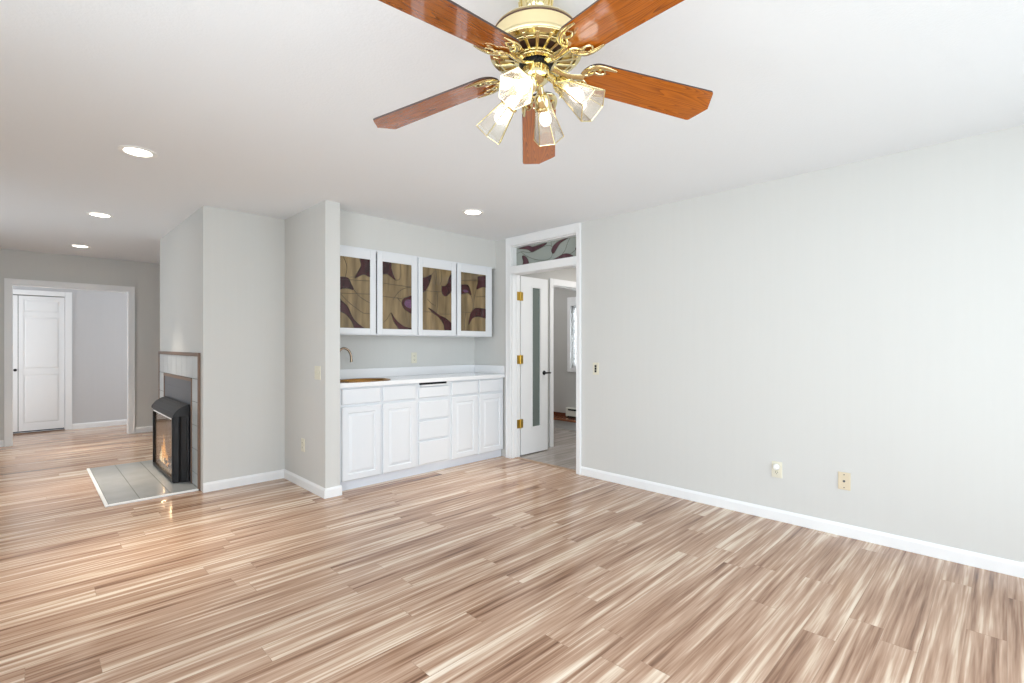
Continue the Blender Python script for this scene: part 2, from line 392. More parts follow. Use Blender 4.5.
# ------------------------------------------------ study beyond the glass door
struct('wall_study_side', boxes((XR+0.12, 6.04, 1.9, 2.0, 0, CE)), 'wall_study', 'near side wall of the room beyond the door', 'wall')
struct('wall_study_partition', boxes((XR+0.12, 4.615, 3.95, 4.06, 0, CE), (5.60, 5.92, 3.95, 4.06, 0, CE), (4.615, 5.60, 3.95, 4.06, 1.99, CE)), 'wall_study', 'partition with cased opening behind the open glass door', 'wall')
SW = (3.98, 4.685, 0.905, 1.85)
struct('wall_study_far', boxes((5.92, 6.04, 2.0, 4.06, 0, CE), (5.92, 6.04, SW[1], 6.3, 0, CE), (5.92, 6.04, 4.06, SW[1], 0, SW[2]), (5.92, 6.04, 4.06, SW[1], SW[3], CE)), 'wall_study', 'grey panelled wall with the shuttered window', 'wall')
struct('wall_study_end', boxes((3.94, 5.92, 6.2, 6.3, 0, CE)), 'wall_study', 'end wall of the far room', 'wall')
struct('wall_study_bar', boxes((3.82, 3.94, 4.62, 6.2, 0, CE)), 'wall_study', 'wall behind the bar in the far room', 'wall')
window('window_3', 'y', 4.07, SW[1], SW[2], SW[3], 5.98, 6.03, 1, 'bright window behind white shutters in the far room')

# ---------------------------------------------------------------- baseboards
def base(name, segs, label):
    """segs: (x0,y0,x1,y1) along the wall face, (nx,ny) towards the room"""
    bm = BM()
    for (x0, y0, x1, y1), (nx, ny) in segs:
        prof = [(0, 0), (0.014, 0), (0.014, 0.062), (0.009, 0.074), (0.004, 0.08), (0, 0.08)]
        ends = []
        for (x, y) in ((x0, y0), (x1, y1)):
            ends.append([bm.verts.new((x+nx*a, y+ny*a, b)) for a, b in prof])
        n = len(prof)
        for i in range(n): bm.faces.new((ends[0][i], ends[0][(i+1) % n], ends[1][(i+1) % n], ends[1][i]))
        bm.faces.new(ends[0][::-1]); bm.faces.new(ends[1])
    bmesh.ops.recalc_face_normals(bm, faces=bm.faces[:])
    return struct(name, bm, 'trim', label, 'baseboard')
base('baseboard_right', [((XR, YR, XR, 2.90), (-1, 0))], 'long white baseboard under the right wall')
base('baseboard_center', [((1.07-0.002, 4.81, 1.74, 4.81), (0, -1))], 'white baseboard under the wall right of the fireplace')
base('baseboard_stub', [((1.74, 3.925-0.014, 1.74, 4.796), (-1, 0)), ((1.7401, 3.925, 1.865+0.012, 3.925), (0, -1))], 'white baseboard wrapping the stub wall')
base('baseboard_back', [((1.10, YB, 2.6, YB), (0, -1)), ((XL, YB, -0.195, YB), (0, -1))], 'white baseboard under the far wall')
base('baseboard_hall', [((0.49, 9.8, 2.6, 9.8), (0, -1))], 'white baseboard along the hall wall')
base('baseboard_left', [((XL, YR, XL, YB), (1, 0))], 'white baseboard under the left wall')
base('baseboard_rear', [((XL+0.014, YR, XR-0.014, YR), (0, 1))], 'white baseboard behind the camera')

# ---------------------------------------------------------------- big doorway in the right wall (trim + transom)
bm = BM()
x0, x1 = 3.798, XR          # casing proud of the wall
def casing_y(bm, ya, yb, za, zb):
    box(bm, x0, x1, ya, yb, za, zb)
casing_y(bm, 2.90, 2.95, 0, CE-0.002); casing_y(bm, 3.86, 3.932, 0, CE-0.002)
casing_y(bm, 2.95, 3.86, 2.345, CE-0.002)
box(bm, x0-0.006, x0, 3.912, 3.932, 0, CE-0.002); box(bm, x0-0.006, x0, 2.90, 2.912, 0, CE-0.002)
box(bm, x0-0.006, x0, 2.912, 3.912, 2.42, CE-0.002)
# jambs, head rail and stops
box(bm, x1, XR+0.12, 2.95, 2.962, 0, 2.345); box(bm, x1, XR+0.12, 3.848, 3.86, 0, 2.345); box(bm, x1, XR+0.12, 2.962, 3.848, 2.333, 2.345)
box(bm, x0+0.002, XR+0.12, 2.962, 3.848, 2.035, 2.118)
box(bm, x0-0.004, x0+0.002, 2.95, 3.86, 2.035, 2.118)
box(bm, XR+0.05, XR+0.062, 3.838, 3.848, 0, 2.035)
struct('trim_1', bm, 'trim', 'tall white door casing with transom frame in the right wall', 'door casing', bevel=0.003)
struct('trim_2', boxes((3.855, 3.905, 2.962, 3.848, 0, 0.004)), mat('threshold', srgb(168, 138, 112), 0.4), 'thin tan threshold strip across the doorway floor', 'threshold', bevel=0.0015)

def leaded(parent_loc, name, s_pts, fn, pane_m, cols, lines, zoff=0.003, rad=0.0032, parent=None):
    """stained glass: pane + coloured pieces + leading as one mesh. fn(s,t,depth) -> world"""
    bm = BM()
    mats = [pane_m]+cols+['lead']
    prism(bm, [(0, 0), (1, 0), (1, 1), (0, 1)], lambda p, k: fn(p[0], p[1], -0.002 if k == 0 else 0.002), 0)
    cl = lambda p: (min(1, max(0, p[0])), min(1, max(0, p[1])))
    for pi_, (ci, pts) in enumerate(s_pts):
        lift = 0.0005*pi_
        P = []
        for p in spline(pts, 5, True):
            q = cl((p[0], p[1]))
            if not P or (abs(q[0]-P[-1][0])+abs(q[1]-P[-1][1]) > 1e-4): P.append(q)
        if abs(P[0][0]-P[-1][0])+abs(P[0][1]-P[-1][1]) < 1e-4: P.pop()
        prism(bm, P, lambda p, k: fn(p[0], p[1], 0.0 if k == 0 else 0.0032+lift), 1+ci)
        tube(bm, [fn(p[0], p[1], 0.0036) for p in P], rad*0.8, 5, True, mi=len(mats)-1)
    for pts in lines:
        P = [fn(*cl((p[0], p[1])), 0.002) for p in spline(pts, 6)]
        tube(bm, P, rad*0.7, 5, mi=len(mats)-1)
    bmesh.ops.recalc_face_normals(bm, faces=bm.faces[:])
    return link(name, bm, mats, parent)

tw = empty('window_4', (0, 0, 0), 'pale transom glass with maroon leaf shapes above the doorway', 'window', kind='structure')
ty = lambda s, t, d: (3.885-d, 3.848-(3.848-2.962)*s, 2.333-(2.333-2.118)*t)
leaded(None, 'transom_pane', [
    (0, [(0.03, .06), (.20, .0), (.27, .10), (.36, .08), (.50, .04), (.47, .14), (.36, .26), (.27, .36), (.20, .20), (.10, .10)]),
    (0, [(.10, .48), (.15, .50), (.20, .72), (.21, 1.0), (.11, 1.0), (.12, .76)]),
    (0, [(.58, .42), (.62, .20), (.70, .06), (.83, .0), (.72, .16), (.66, .40), (.62, .60), (.59, .58)]),
    (0, [(.57, .96), (.66, .84), (.76, .72), (.84, .76), (.90, .92), (.78, .99), (.64, 1.0)]),
    (0, [(.93, .58), (.97, .40), (1.0, .30), (1.0, .56), (.96, .64)])], ty, 'pale', ['plum'],
    [[(0, .30), (.10, .24), (.22, .36), (.34, .30), (.44, .20), (.54, .18), (.60, .30)], [(.08, .26), (.20, .56), (.36, .80), (.50, .86), (.57, .78), (.60, .56)],
     [(.86, .0), (.82, .22), (.78, .56), (.72, .78)], [(.95, .56), (.90, .70), (.84, .78)], [(.57, .0), (.58, .26)]], rad=0.003, parent=tw)

# ------------------------------------------------ the glazed door leaf, open
d1 = empty('door_1', (3.956, 3.85, 0), 'open narrow white door with tall glass strip and brass hinges', 'door', kind='structure')
def R(o, root): return rel(o, root)
x0, x1, g0, g1 = 3.958, 4.412, 4.140, 4.284
R(link('door_slab', boxes((x0, g0, 3.85, 3.886, 0.012, 2.03), (g1, x1, 3.85, 3.886, 0.012, 2.03), (g0, g1, 3.85, 3.886, 0.012, 0.31), (g0, g1, 3.85, 3.886, 1.915, 2.03)), 'trim'), d1)
bm = BM()
for a in ((g0-0.012, g0+0.004, 0.298, 1.927), (g1-0.004, g1+0.012, 0.298, 1.927)): box(bm, a[0], a[1], 3.844, 3.85, a[2], a[3])
for a in ((0.298, 0.314), (1.911, 1.927)): box(bm, g0+0.004, g1-0.004, 3.844, 3.85, *a)
R(link('glass_bead', bm, 'trim', bevel=0.002), d1)
R(link('door_pane', boxes((g0, g1, 3.864, 3.870, 0.31, 1.915)), 'door_glass'), d1)
for z in (0.37, 1.09, 1.80):
    bm = BM()
    box(bm, 3.935, 3.985, 3.843, 3.849, z-0.048, z+0.048); box(bm, 3.885, 3.935, 3.842, 3.848, z-0.048, z+0.048)
    lathe(bm, [(0.008, z-0.052), (0.008, z+0.052)], 12, Matrix.Translation((3.938, 3.838, 0)))
    for zz in (-.03, 0, .03):
        for xx in (3.905, 3.965): lathe(bm, [(0.004, 0), (0.003, 0.0015)], 8, Matrix.Translation((xx, 3.843, z+zz)) @ Matrix.Rotation(PI/2, 4, 'X'))
    R(link('hinge', bm, 'antique', bevel=0.0015), d1)
hd = link('door_handle', BM(), 'black')
bm = BM()
lathe(bm, [(0.026, 0), (0.026, 0.006), (0.018, 0.012), (0.010, 0.014), (0.010, 0.045)], 20, Matrix.Translation((4.345, 3.85, 0.925)) @ Matrix.Rotation(PI/2, 4, 'X'))
tube(bm, [(4.345, 3.808, 0.925), (4.37, 3.806, 0.926), (4.395, 3.806, 0.925), (4.42, 3.807, 0.923)], [0.010, 0.010, 0.009, 0.007], 10)
tube(bm, [(4.345, 3.886, 0.925), (4.345, 3.93, 0.925)], 0.010, 10)
tube(bm, [(4.345, 3.93, 0.925), (4.32, 3.932, 0.926), (4.285, 3.932, 0.925), (4.262, 3.93, 0.923)], [0.010, 0.010, 0.009, 0.007], 10)
bm.to_mesh(hd.data); bm.free(); R(hd, d1)

# far cased opening in the study
struct('trim_3', boxes((4.55, 4.615, 3.93, 3.95, 0, 2.07), (5.60, 5.665, 3.93, 3.95, 0, 2.07), (4.615, 5.60, 3.93, 3.95, 1.99, 2.07), (4.601, 4.615, 3.95, 4.06, 0, 1.99), (4.615, 5.60, 3.95, 4.06, 1.976, 1.99)), 'trim', 'white casing of the opening behind the glass door', 'door casing', bevel=0.003)
# step platform, wood nosing
struct('trim_4', boxes((5.71, 5.92, 4.06, 6.2, 0, 0.118)), 'wall_study', 'low grey riser below the shuttered window', 'step')
struct('trim_5', boxes((5.69, 5.92, 4.06, 6.2, 0.118, 0.15)), 'wood_step', 'reddish wooden step tread in the far room', 'step', bevel=0.004)
struct('baseboard_study', boxes((5.905, 5.92, 4.76, 6.2, 0.15, 0.205)), 'wood_dark', 'dark red wooden baseboard on the step', 'baseboard', bevel=0.003)
ht = empty('baseboard_heater', (5.88, 4.45, 0.15), 'cream baseboard heater with black vents on the wooden step', 'heater')
R(link('heater_body', boxes((5.85, 5.92, 4.12, 4.745, 0.165, 0.30)), 'heater', bevel=0.008), ht)
R(link('heater_vent', boxes((5.842, 5.852, 4.14, 4.69, 0.262, 0.285)), 'black'), ht)
R(link('heater_vent', boxes((5.842, 5.90, 4.14, 4.70, 0.150, 0.178)), 'black'), ht)
# shutter over the window
sh = empty('window_shutter', (5.90, 4.37, 0.85), 'white louvred shutter on the far room window', 'shutter')
bm = BM()
box(bm, 5.895, 5.92, 4.685, 4.75, 0.845, 1.98); box(bm, 5.895, 5.92, 4.06, 4.685, 1.85, 1.98); box(bm, 5.895, 5.92, 4.06, 4.685, 0.845, 0.905)
R(link('shutter_frame', bm, 'trim', bevel=0.004), sh)
bm = BM()
for i in range(21):
    z = 0.925+i*0.0445
    pr = [(-0.008, -0.024), (-0.004, -0.026), (0.008, 0.024), (0.004, 0.026)]
    prism(bm, pr, lambda p, k: (5.95+p[0], 4.075 if k == 0 else 4.68, z+p[1]))
bmesh.ops.recalc_face_normals(bm, faces=bm.faces[:])
R(link('louvre', bm, 'slat'), sh)

# ---------------------------------------------------------------- far opening casing, hall closet
bm = BM()
y0, y1 = YB-0.02, YB
box(bm, -0.19, -0.12, y0, y1, 0, 2.078); box(bm, 1.025, 1.097, y0, y1, 0, 2.078); box(bm, -0.12, 1.025, y0, y1, 2.005, 2.078)
box(bm, -0.19, -0.172, y0-0.006, y0, 0, 2.078); box(bm, 1.079, 1.097, y0-0.006, y0, 0, 2.078); box(bm, -0.172, 1.079, y0-0.006, y0, 2.06, 2.078)
box(bm, -0.12, -0.118, YB, YB+0.12, 0, 2.005); box(bm, 1.023, 1.025, YB, YB+0.12, 0, 2.005); box(bm, -0.118, 1.023, YB, YB+0.12, 2.003, 2.005)
struct('trim_6', bm, 'trim', 'white casing of the wide opening in the far wall', 'door casing', bevel=0.003)
bm = BM()
box(bm, 0.415, 0.487, 9.78, 9.8, 0, 2.035); box(bm, -0.64, -0.57, 9.78, 9.8, 0, 2.035); box(bm, -0.57, 0.415, 9.78, 9.8, 1.965, 2.035)
box(bm, 0.409, 0.415, 9.8, 9.92, 0, 1.965)
struct('trim_7', bm, 'trim', 'white casing around the hall closet door', 'door casing', bevel=0.003)
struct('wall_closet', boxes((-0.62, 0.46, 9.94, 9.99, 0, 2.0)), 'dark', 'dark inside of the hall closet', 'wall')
d2 = empty('door_2', (-0.08, 9.82, 0), 'white bifold closet door with raised panels and black knob', 'door', kind='structure')
def panel_door(x0, x1, y, z0, z1, cells, th=0.03):
    """front face at y facing -Y; recessed raised panels in cells (fractions u0,u1,v0,v1 metres inside)"""
    bm = BM()
    us = sorted({x0, x1} | {c[0] for c in cells} | {c[1] for c in cells})
    vs = sorted({z0, z1} | {c[2] for c in cells} | {c[3] for c in cells})
    inside = lambda u, v: any(c[0]-1e-6 < u < c[1]+1e-6 and c[2]-1e-6 < v < c[3]+1e-6 for c in cells)
    for a, b in zip(us, us[1:]):
        for c, d in zip(vs, vs[1:]):
            if not inside((a+b)/2, (c+d)/2): box(bm, a, b, y, y+th, c, d)
    for (a, b, c, d) in cells:
        box(bm, a, b, y+0.008, y+th, c, d)
        m = 0.028
        o_ = [(a+0.006, c+0.006), (b-0.006, c+0.006), (b-0.006, d-0.006), (a+0.006, d-0.006)]
        i_ = [(a+m, c+m), (b-m, c+m), (b-m, d-m), (a+m, d-m)]
        vo = [bm.verts.new((u, y+0.008, v)) for u, v in o_]; vi = [bm.verts.new((u, y+0.001, v)) for u, v in i_]
        bm.faces.new(vi[::-1])
        for i in range(4): bm.faces.new((vo[i], vi[i], vi[(i+1) % 4], vo[(i+1) % 4]))
    bmesh.ops.remove_doubles(bm, verts=bm.verts[:], dist=1e-5)
    bmesh.ops.recalc_face_normals(bm, faces=bm.faces[:])
    return bm
for (a, b) in ((-0.076, 0.405), (-0.565, -0.082)):
    cells = [(a+0.05, b-0.05, 0.13, 0.83), (a+0.05, b-0.05, 0.91, 1.66), (a+0.05, b-0.05, 1.72, 1.90)]
    R(link('door_panel', panel_door(a, b, 9.825, 0.03, 1.955, cells), 'trim'), d2)
bm = BM(); lathe(bm, [(0.008, 0), (0.008, 0.02), (0.017, 0.026), (0.019, 0.034), (0.014, 0.042), (0.004, 0.044)], 16, Matrix.Translation((-0.108, 9.825, 0.90)) @ Matrix.Rotation(PI/2, 4, 'X'))
R(link('door_knob', bm, 'black', smooth=True), d2)

# ---------------------------------------------------------------- bar: base cabinets
FY = 3.97     # door fronts
def raised(bm, a, b, c, d, frame, y=FY, th=0.018):
    """cabinet door / drawer front: slab with eased edge; a raised panel when frame > 0"""
    e = 0.006
    vo = [(a, c), (b, c), (b, d), (a, d)]
    vi = [(a+e, c+e), (b-e, c+e), (b-e, d-e), (a+e, d-e)]
    back = [bm.verts.new((u, y+th, v)) for u, v in vo]; mid = [bm.verts.new((u, y+e, v)) for u, v in vo]; fr = [bm.verts.new((u, y, v)) for u, v in vi]
    bm.faces.new(back)
    loops = [back, mid, fr]
    if frame:
        def ring(m, yy): return [bm.verts.new((u, yy, v)) for u, v in ((a+m, c+m), (b-m, c+m), (b-m, d-m), (a+m, d-m))]
        loops += [ring(frame, y), ring(frame+0.006, y+0.009), ring(frame+0.012, y+0.009), ring(frame+0.034, y+0.001)]
    for p, q in zip(loops, loops[1:]):
        for i in range(4): bm.faces.new((p[i], p[(i+1) % 4], q[(i+1) % 4], q[i]))
    bm.faces.new(loops[-1])
    bmesh.ops.recalc_face_normals(bm, faces=bm.faces[:])
def base_unit(name, x0, x1, label, fronts):
    r = empty(name, ((x0+x1)/2, 4.24, 0), label, 'base cabinet', 'white base cabinets of the bar')
    bm = BM()      # carcass: face frame, sides, back and bottom (open on top under the counter)
    box(bm, x0, x1, FY+0.02, FY+0.038, 0.085, 0.888); box(bm, x0, x1, 4.483, 4.495, 0.085, 0.888)
    box(bm, x0, x0+0.016, FY+0.038, 4.483, 0.085, 0.888); box(bm, x1-0.016, x1, FY+0.038, 4.483, 0.085, 0.888)
    box(bm, x0+0.016, x1-0.016, FY+0.038, 4.483, 0.085, 0.105)
    R(link('cabinet_body', bm, 'cab'), r)
    R(link('toe_kick', boxes((x0, x1, 4.02, 4.06, 0, 0.085)), 'toe'), r)
    for (nm, a, b, c, d, fr) in fronts:
        bm = BM(); raised(bm, a, b, c, d, fr); R(link(nm, bm, 'cab'), r)
    return r
ZT, ZB = 0.742, 0.876
base_unit('sink_cabinet', 1.868, 2.664, 'white two-door base cabinet under the sink, next to the stub wall', [
    ('drawer_front', 1.905, 2.271, ZT, ZB, 0), ('drawer_front', 2.296, 2.646, ZT, ZB, 0),
    ('cabinet_door', 1.905, 2.271, 0.088, 0.722, 0.052), ('cabinet_door', 2.296, 2.646, 0.088, 0.722, 0.052)])
du = base_unit('drawer_cabinet', 2.664, 3.055, 'white four-drawer base cabinet with pull-out board in the middle of the bar', [
    ('drawer', 2.680, 3.036, ZT, 0.845, 0), ('drawer', 2.680, 3.036, 0.534, 0.707, 0), ('drawer', 2.680, 3.036, 0.338, 0.515, 0), ('drawer', 2.680, 3.036, 0.10, 0.318, 0)])
bm = BM(); box(bm, 2.70, 3.005, FY-0.006, FY+0.03, 0.853, 0.868)
R(link('cutting_board', bm, 'cab', bevel=0.003), du)
R(link('board_slot', boxes((2.695, 3.01, FY+0.004, FY+0.0215, 0.868, 0.886)), 'black'), du)
base_unit('door_cabinet', 3.055, 3.81, 'white two-door base cabinet at the right end of the bar, beside the doorway', [
    ('drawer_front', 3.074, 3.417, ZT, ZB, 0), ('drawer_front', 3.447, 3.795, ZT, ZB, 0),
    ('cabinet_door', 3.074, 3.417, 0.088, 0.722, 0.052), ('cabinet_door', 3.447, 3.795, 0.088, 0.722, 0.052)])
# countertop with sink cut-out
SX, SY, SRX, SRY = 2.205, 4.17, 0.262, 0.185
ct = empty('countertop', (2.84, 4.24, 0.888), 'glossy white bar countertop with low backsplash', 'countertop')
bm = BM()
def ring_pts(rx, ry, n=40): return [(SX+rx*math.cos(2*PI*i/n), SY+ry*math.sin(2*PI*i/n)) for i in range(n)]
X0, X1, Y0, Y1, ZC = 1.867, 3.818, 3.955, 4.498, 0.928
hole = ring_pts(SRX-0.012, SRY-0.012)
def outer(p):   # project hole point to the rectangle around the sink (1.9..2.56)
    dx, dy = p[0]-SX, p[1]-SY
    t = min((2.56-SX if dx > 0 else SX-X0)/max(1e-9, abs(dx)), (Y1-SY if dy > 0 else SY-Y0)/max(1e-9, abs(dy)))
    return (SX+dx*t, SY+dy*t)
N_ = len(hole)
# angles of rectangle corners added so the outline is exact
angs = sorted(set([2*PI*i/40 for i in range(40)]+[math.atan2(b-SY, a-SX) % (2*PI) for a in (X0, 2.56) for b in (Y0, Y1)]))
hp = [(SX+(SRX-0.012)*math.cos(t), SY+(SRY-0.012)*math.sin(t)) for t in angs]
op = [outer((SX+math.cos(t), SY+math.sin(t))) for t in angs]
n = len(angs)
for z, flip in ((ZC, 0), (0.89, 1)):
    h = [bm.verts.new((*p, z)) for p in hp]; o_ = [bm.verts.new((*p, z)) for p in op]
    for i in range(n):
        f = (h[i], o_[i], o_[(i+1) % n], h[(i+1) % n]); bm.faces.new(f if not flip else f[::-1])
    if flip: hb, ob = h, o_
    else: htop, otop = h, o_
for i in range(n):
    bm.faces.new((htop[i], htop[(i+1) % n], hb[(i+1) % n], hb[i])); bm.faces.new((otop[i], ob[i], ob[(i+1) % n], otop[(i+1) % n]))
box(bm, 2.56, X1, Y0, Y1, 0.89, ZC)
R(link('slab', bm, 'counter', bevel=0.003), ct)
R(link('backsplash', boxes((X0, X1, 4.478, 4.498, ZC, 1.02)), 'counter', bevel=0.003), ct)
R(link('side_splash', boxes((3.80, 3.818, 3.957, 4.478, ZC, 1.02)), 'counter', bevel=0.003), ct)
# sink
sk = empty('bar_sink', (SX, SY, ZC), 'small oval hammered brass sink set in the bar counter', 'sink')
bm = BM()
prof = [(1.0, 0.0005), (0.99, 0.005), (0.94, 0.006), (0.90, 0.0), (0.86, -0.04), (0.72, -0.11), (0.4, -0.14), (0.1, -0.145)]
rings = [[bm.verts.new((SRX*r*math.cos(2*PI*i/40), SRY*r*math.sin(2*PI*i/40), z)) for i in range(40)] for r, z in prof]
for a, b in zip(rings, rings[1:]):
    for i in range(40): bm.faces.new((a[i], a[(i+1) % 40], b[(i+1) % 40], b[i]))
bm.faces.new(rings[-1])
bmesh.ops.recalc_face_normals(bm, faces=bm.faces[:])
o = link('basin', bm, 'sink', sk, smooth='all')
md = o.modifiers.new('solid', 'SOLIDIFY'); md.thickness = 0.002; md.offset = 0
bm = BM(); lathe(bm, [(0.03, -0.1445), (0.03, -0.141), (0.02, -0.14)], 20); link('drain', bm, 'bronze', sk)
# faucet
fc = empty('faucet', (2.05, 4.36, ZC), 'bronze gooseneck faucet behind the bar sink', 'faucet')
bm = BM(); lathe(bm, [(0.026, 0), (0.026, 0.008), (0.018, 0.014), (0.014, 0.06), (0.012, 0.065)], 20); link('faucet_base', bm, 'bronze', fc, smooth=True)
pts = spline([(0, 0, 0.06), (0, 0, 0.20), (0.010, -0.002, 0.262), (0.048, -0.010, 0.295), (0.094, -0.02, 0.275), (0.116, -0.025, 0.228), (0.12, -0.026, 0.175)], 6)
bm = BM(); tube(bm, pts, 0.0105, 12); lathe(bm, [(0.0125, 0.165), (0.0125, 0.19)], 12, Matrix.Translation((0.12, -0.026, 0)))
link('spout', bm, 'bronze', fc, smooth=True)
bm = BM(); tube(bm, [(0, 0, 0.045), (-0.03, -0.02, 0.06), (-0.055, -0.035, 0.085)], [0.007, 0.006, 0.007], 8); link('lever', bm, 'bronze', fc, smooth=True)

# ---------------------------------------------------------------- bar: stained glass wall cabinets
UF = 4.10
petals = {
 1: ([(0, [(.70, -.02), (1.04, -.02), (1.04, .235), (.80, .225), (.62, .27), (.54, .285), (.62, .20), (.72, .10)]),
      (0, [(-.03, .32), (.16, .29), (.34, .30), (.42, .37), (.50, .455), (.34, .445), (.18, .45), (-.03, .49)]),
      (0, [(-.03, .50), (.14, .62), (.32, .70), (.46, .84), (.62, .93), (.86, 1.02), (.56, 1.02), (.46, .92), (.30, .82), (.10, .77), (-.03, .74)])],
     [[(.2, .0), (.3, .14), (.26, .29)], [(0, .325), (1, .31)], [(0, .52), (1, .50)], [(.12, .53), (.36, .64), (.6, .72), (.8, .78), (1, .78)], [(.5, .45), (.7, .55), (1, .63)], [(.60, .27), (.4, .28)]]),
 2: ([(0, [(-.03, -.02), (.27, -.02), (.30, .08), (.36, .17), (.44, .255), (.30, .215), (.16, .18), (-.03, .175)]),
      (0, [(.66, .60), (.72, .53), (.86, .50), (1.02, .49), (1.02, .735), (.86, .72), (.74, .68)]), (1, [(.74, .60), (.80, .545), (.92, .54), (1.02, .55), (1.02, .66), (.88, .665), (.78, .64)]),
      (0, [(.30, .755), (.42, .84), (.58, .91), (.78, .96), (1.03, .985), (1.03, 1.02), (.62, 1.02), (.50, .96), (.38, .88)])],
     [[(0, .32), (1, .34)], [(0, .515), (.66, .53)], [(.28, .76), (.16, .85), (0, .92)], [(.36, .56), (.54, .44), (.75, .37), (1, .34)], [(.44, .26), (.6, .22), (.62, 0)], [(.5, .52), (.62, .58)]]),
 3: ([(0, [(-.03, .20), (.12, .16), (.30, .115), (.24, .24), (.12, .36), (-.03, .40)]),
      (0, [(1.03, .05), (.92, .12), (.86, .22), (.76, .27), (.66, .28), (.66, .37), (.74, .43), (.86, .42), (1.03, .30)]),
      (0, [(.20, .645), (.38, .69), (.56, .75), (.80, .80), (1.03, .90), (1.03, 1.02), (.78, 1.02), (.72, .90), (.56, .79), (.36, .72)])],
     [[(0, .375), (.66, .37)], [(0, .71), (.42, .71)], [(.58, .735), (1, .725)], [(.16, .50), (.30, .57), (.42, .60)], [(.42, .0), (.48, .12), (.44, .26)], [(.62, .0), (.66, .16), (.60, .26)], [(.3, .12), (.42, .04)], [(.5, .38), (.52, .56), (.48, .72)]]),
 4: ([(0, [(-.03, .235), (.14, .21), (.28, .215), (.36, .28), (.41, .38), (.28, .345), (.16, .36), (-.03, .37)]),
      (0, [(1.03, .03), (.82, .03), (.68, .05), (.68, .14), (.62, .265), (.78, .235), (.90, .215), (1.03, .205)]),
      (0, [(1.03, .615), (.80, .595), (.58, .60), (.42, .67), (.35, .76), (.32, .89), (.44, .79), (.62, .745), (.80, .75), (1.03, .755)]),
      (1, [(.08, .31), (.20, .295), (.30, .32), (.16, .345)])],
     [[(0, .68), (.42, .68)], [(.41, .38), (.48, .5), (.46, .66)], [(.62, .27), (.54, .42), (.5, .62)], [(0, .15), (.4, .12), (.68, .12)], [(.62, .4), (1, .38)], [(.2, .7), (.14, .86), (.18, 1)]]),
}
def wall_unit(x0, x1, label, doors):
    r = empty('wall_cabinet', ((x0+x1)/2, 4.3, 1.345), label, 'wall cabinet', 'stained glass wall cabinets over the bar')
    zb, zt, yf = 1.345, 2.124, UF+0.022
    bm = BM()
    box(bm, x0, x0+0.018, yf, 4.498, zb, zt); box(bm, x1-0.018, x1, yf, 4.498, zb, zt)
    box(bm, x0+0.018, x1-0.018, yf, 4.498, zb, zb+0.018); box(bm, x0+0.018, x1-0.018, yf, 4.498, zt-0.018, zt)
    R(link('cabinet_body', bm, 'cab'), r)
    bm = BM(); box(bm, x0+0.018, x1-0.018, 4.485, 4.497, zb+0.018, zt-0.018)
    box(bm, x0+0.018, x1-0.018, yf+0.03, 4.485, 1.60, 1.615); box(bm, x0+0.018, x1-0.018, yf+0.03, 4.485, 1.82, 1.835)
    R(link('shelf_interior', bm, 'cab_inside'), r)
    for (a, b, g0, g1, k) in doors:
        c, d, h0, h1 = 1.352, 2.118, 1.405, 2.034
        e = 0.005
        dr = link('cabinet_door', boxes((a, g0, UF, UF+0.02, c, d), (g1, b, UF, UF+0.02, c, d), (g0, g1, UF, UF+0.02, c, h0), (g0, g1, UF, UF+0.02, h1, d)), 'cab', bevel=0.003)
        R(dr, r)
        pts, lines = petals[k]
        p = leaded(None, 'stained_glass_pane', pts, lambda s, t, dd: (g0+(g1-g0)*s, UF+0.011-dd, h1-(h1-h0)*t), 'amber', ['maroon', 'purple'], lines, parent=dr)
    R(link('top_rail', boxes((x0, x1, UF+0.006, yf, 2.119, 2.131)), 'cab'), r)
    return r
wall_unit(1.868, 2.752, 'left white wall cabinet with two stained glass doors, next to the stub wall', [(1.88, 2.295, 1.92, 2.238, 1), (2.310, 2.742, 2.364, 2.683, 2)])
wall_unit(2.754, 3.76, 'right white wall cabinet with two stained glass doors, next to the doorway corner', [(2.763, 3.231, 2.81, 3.173, 3), (3.247, 3.742, 3.297, 3.654, 4)])

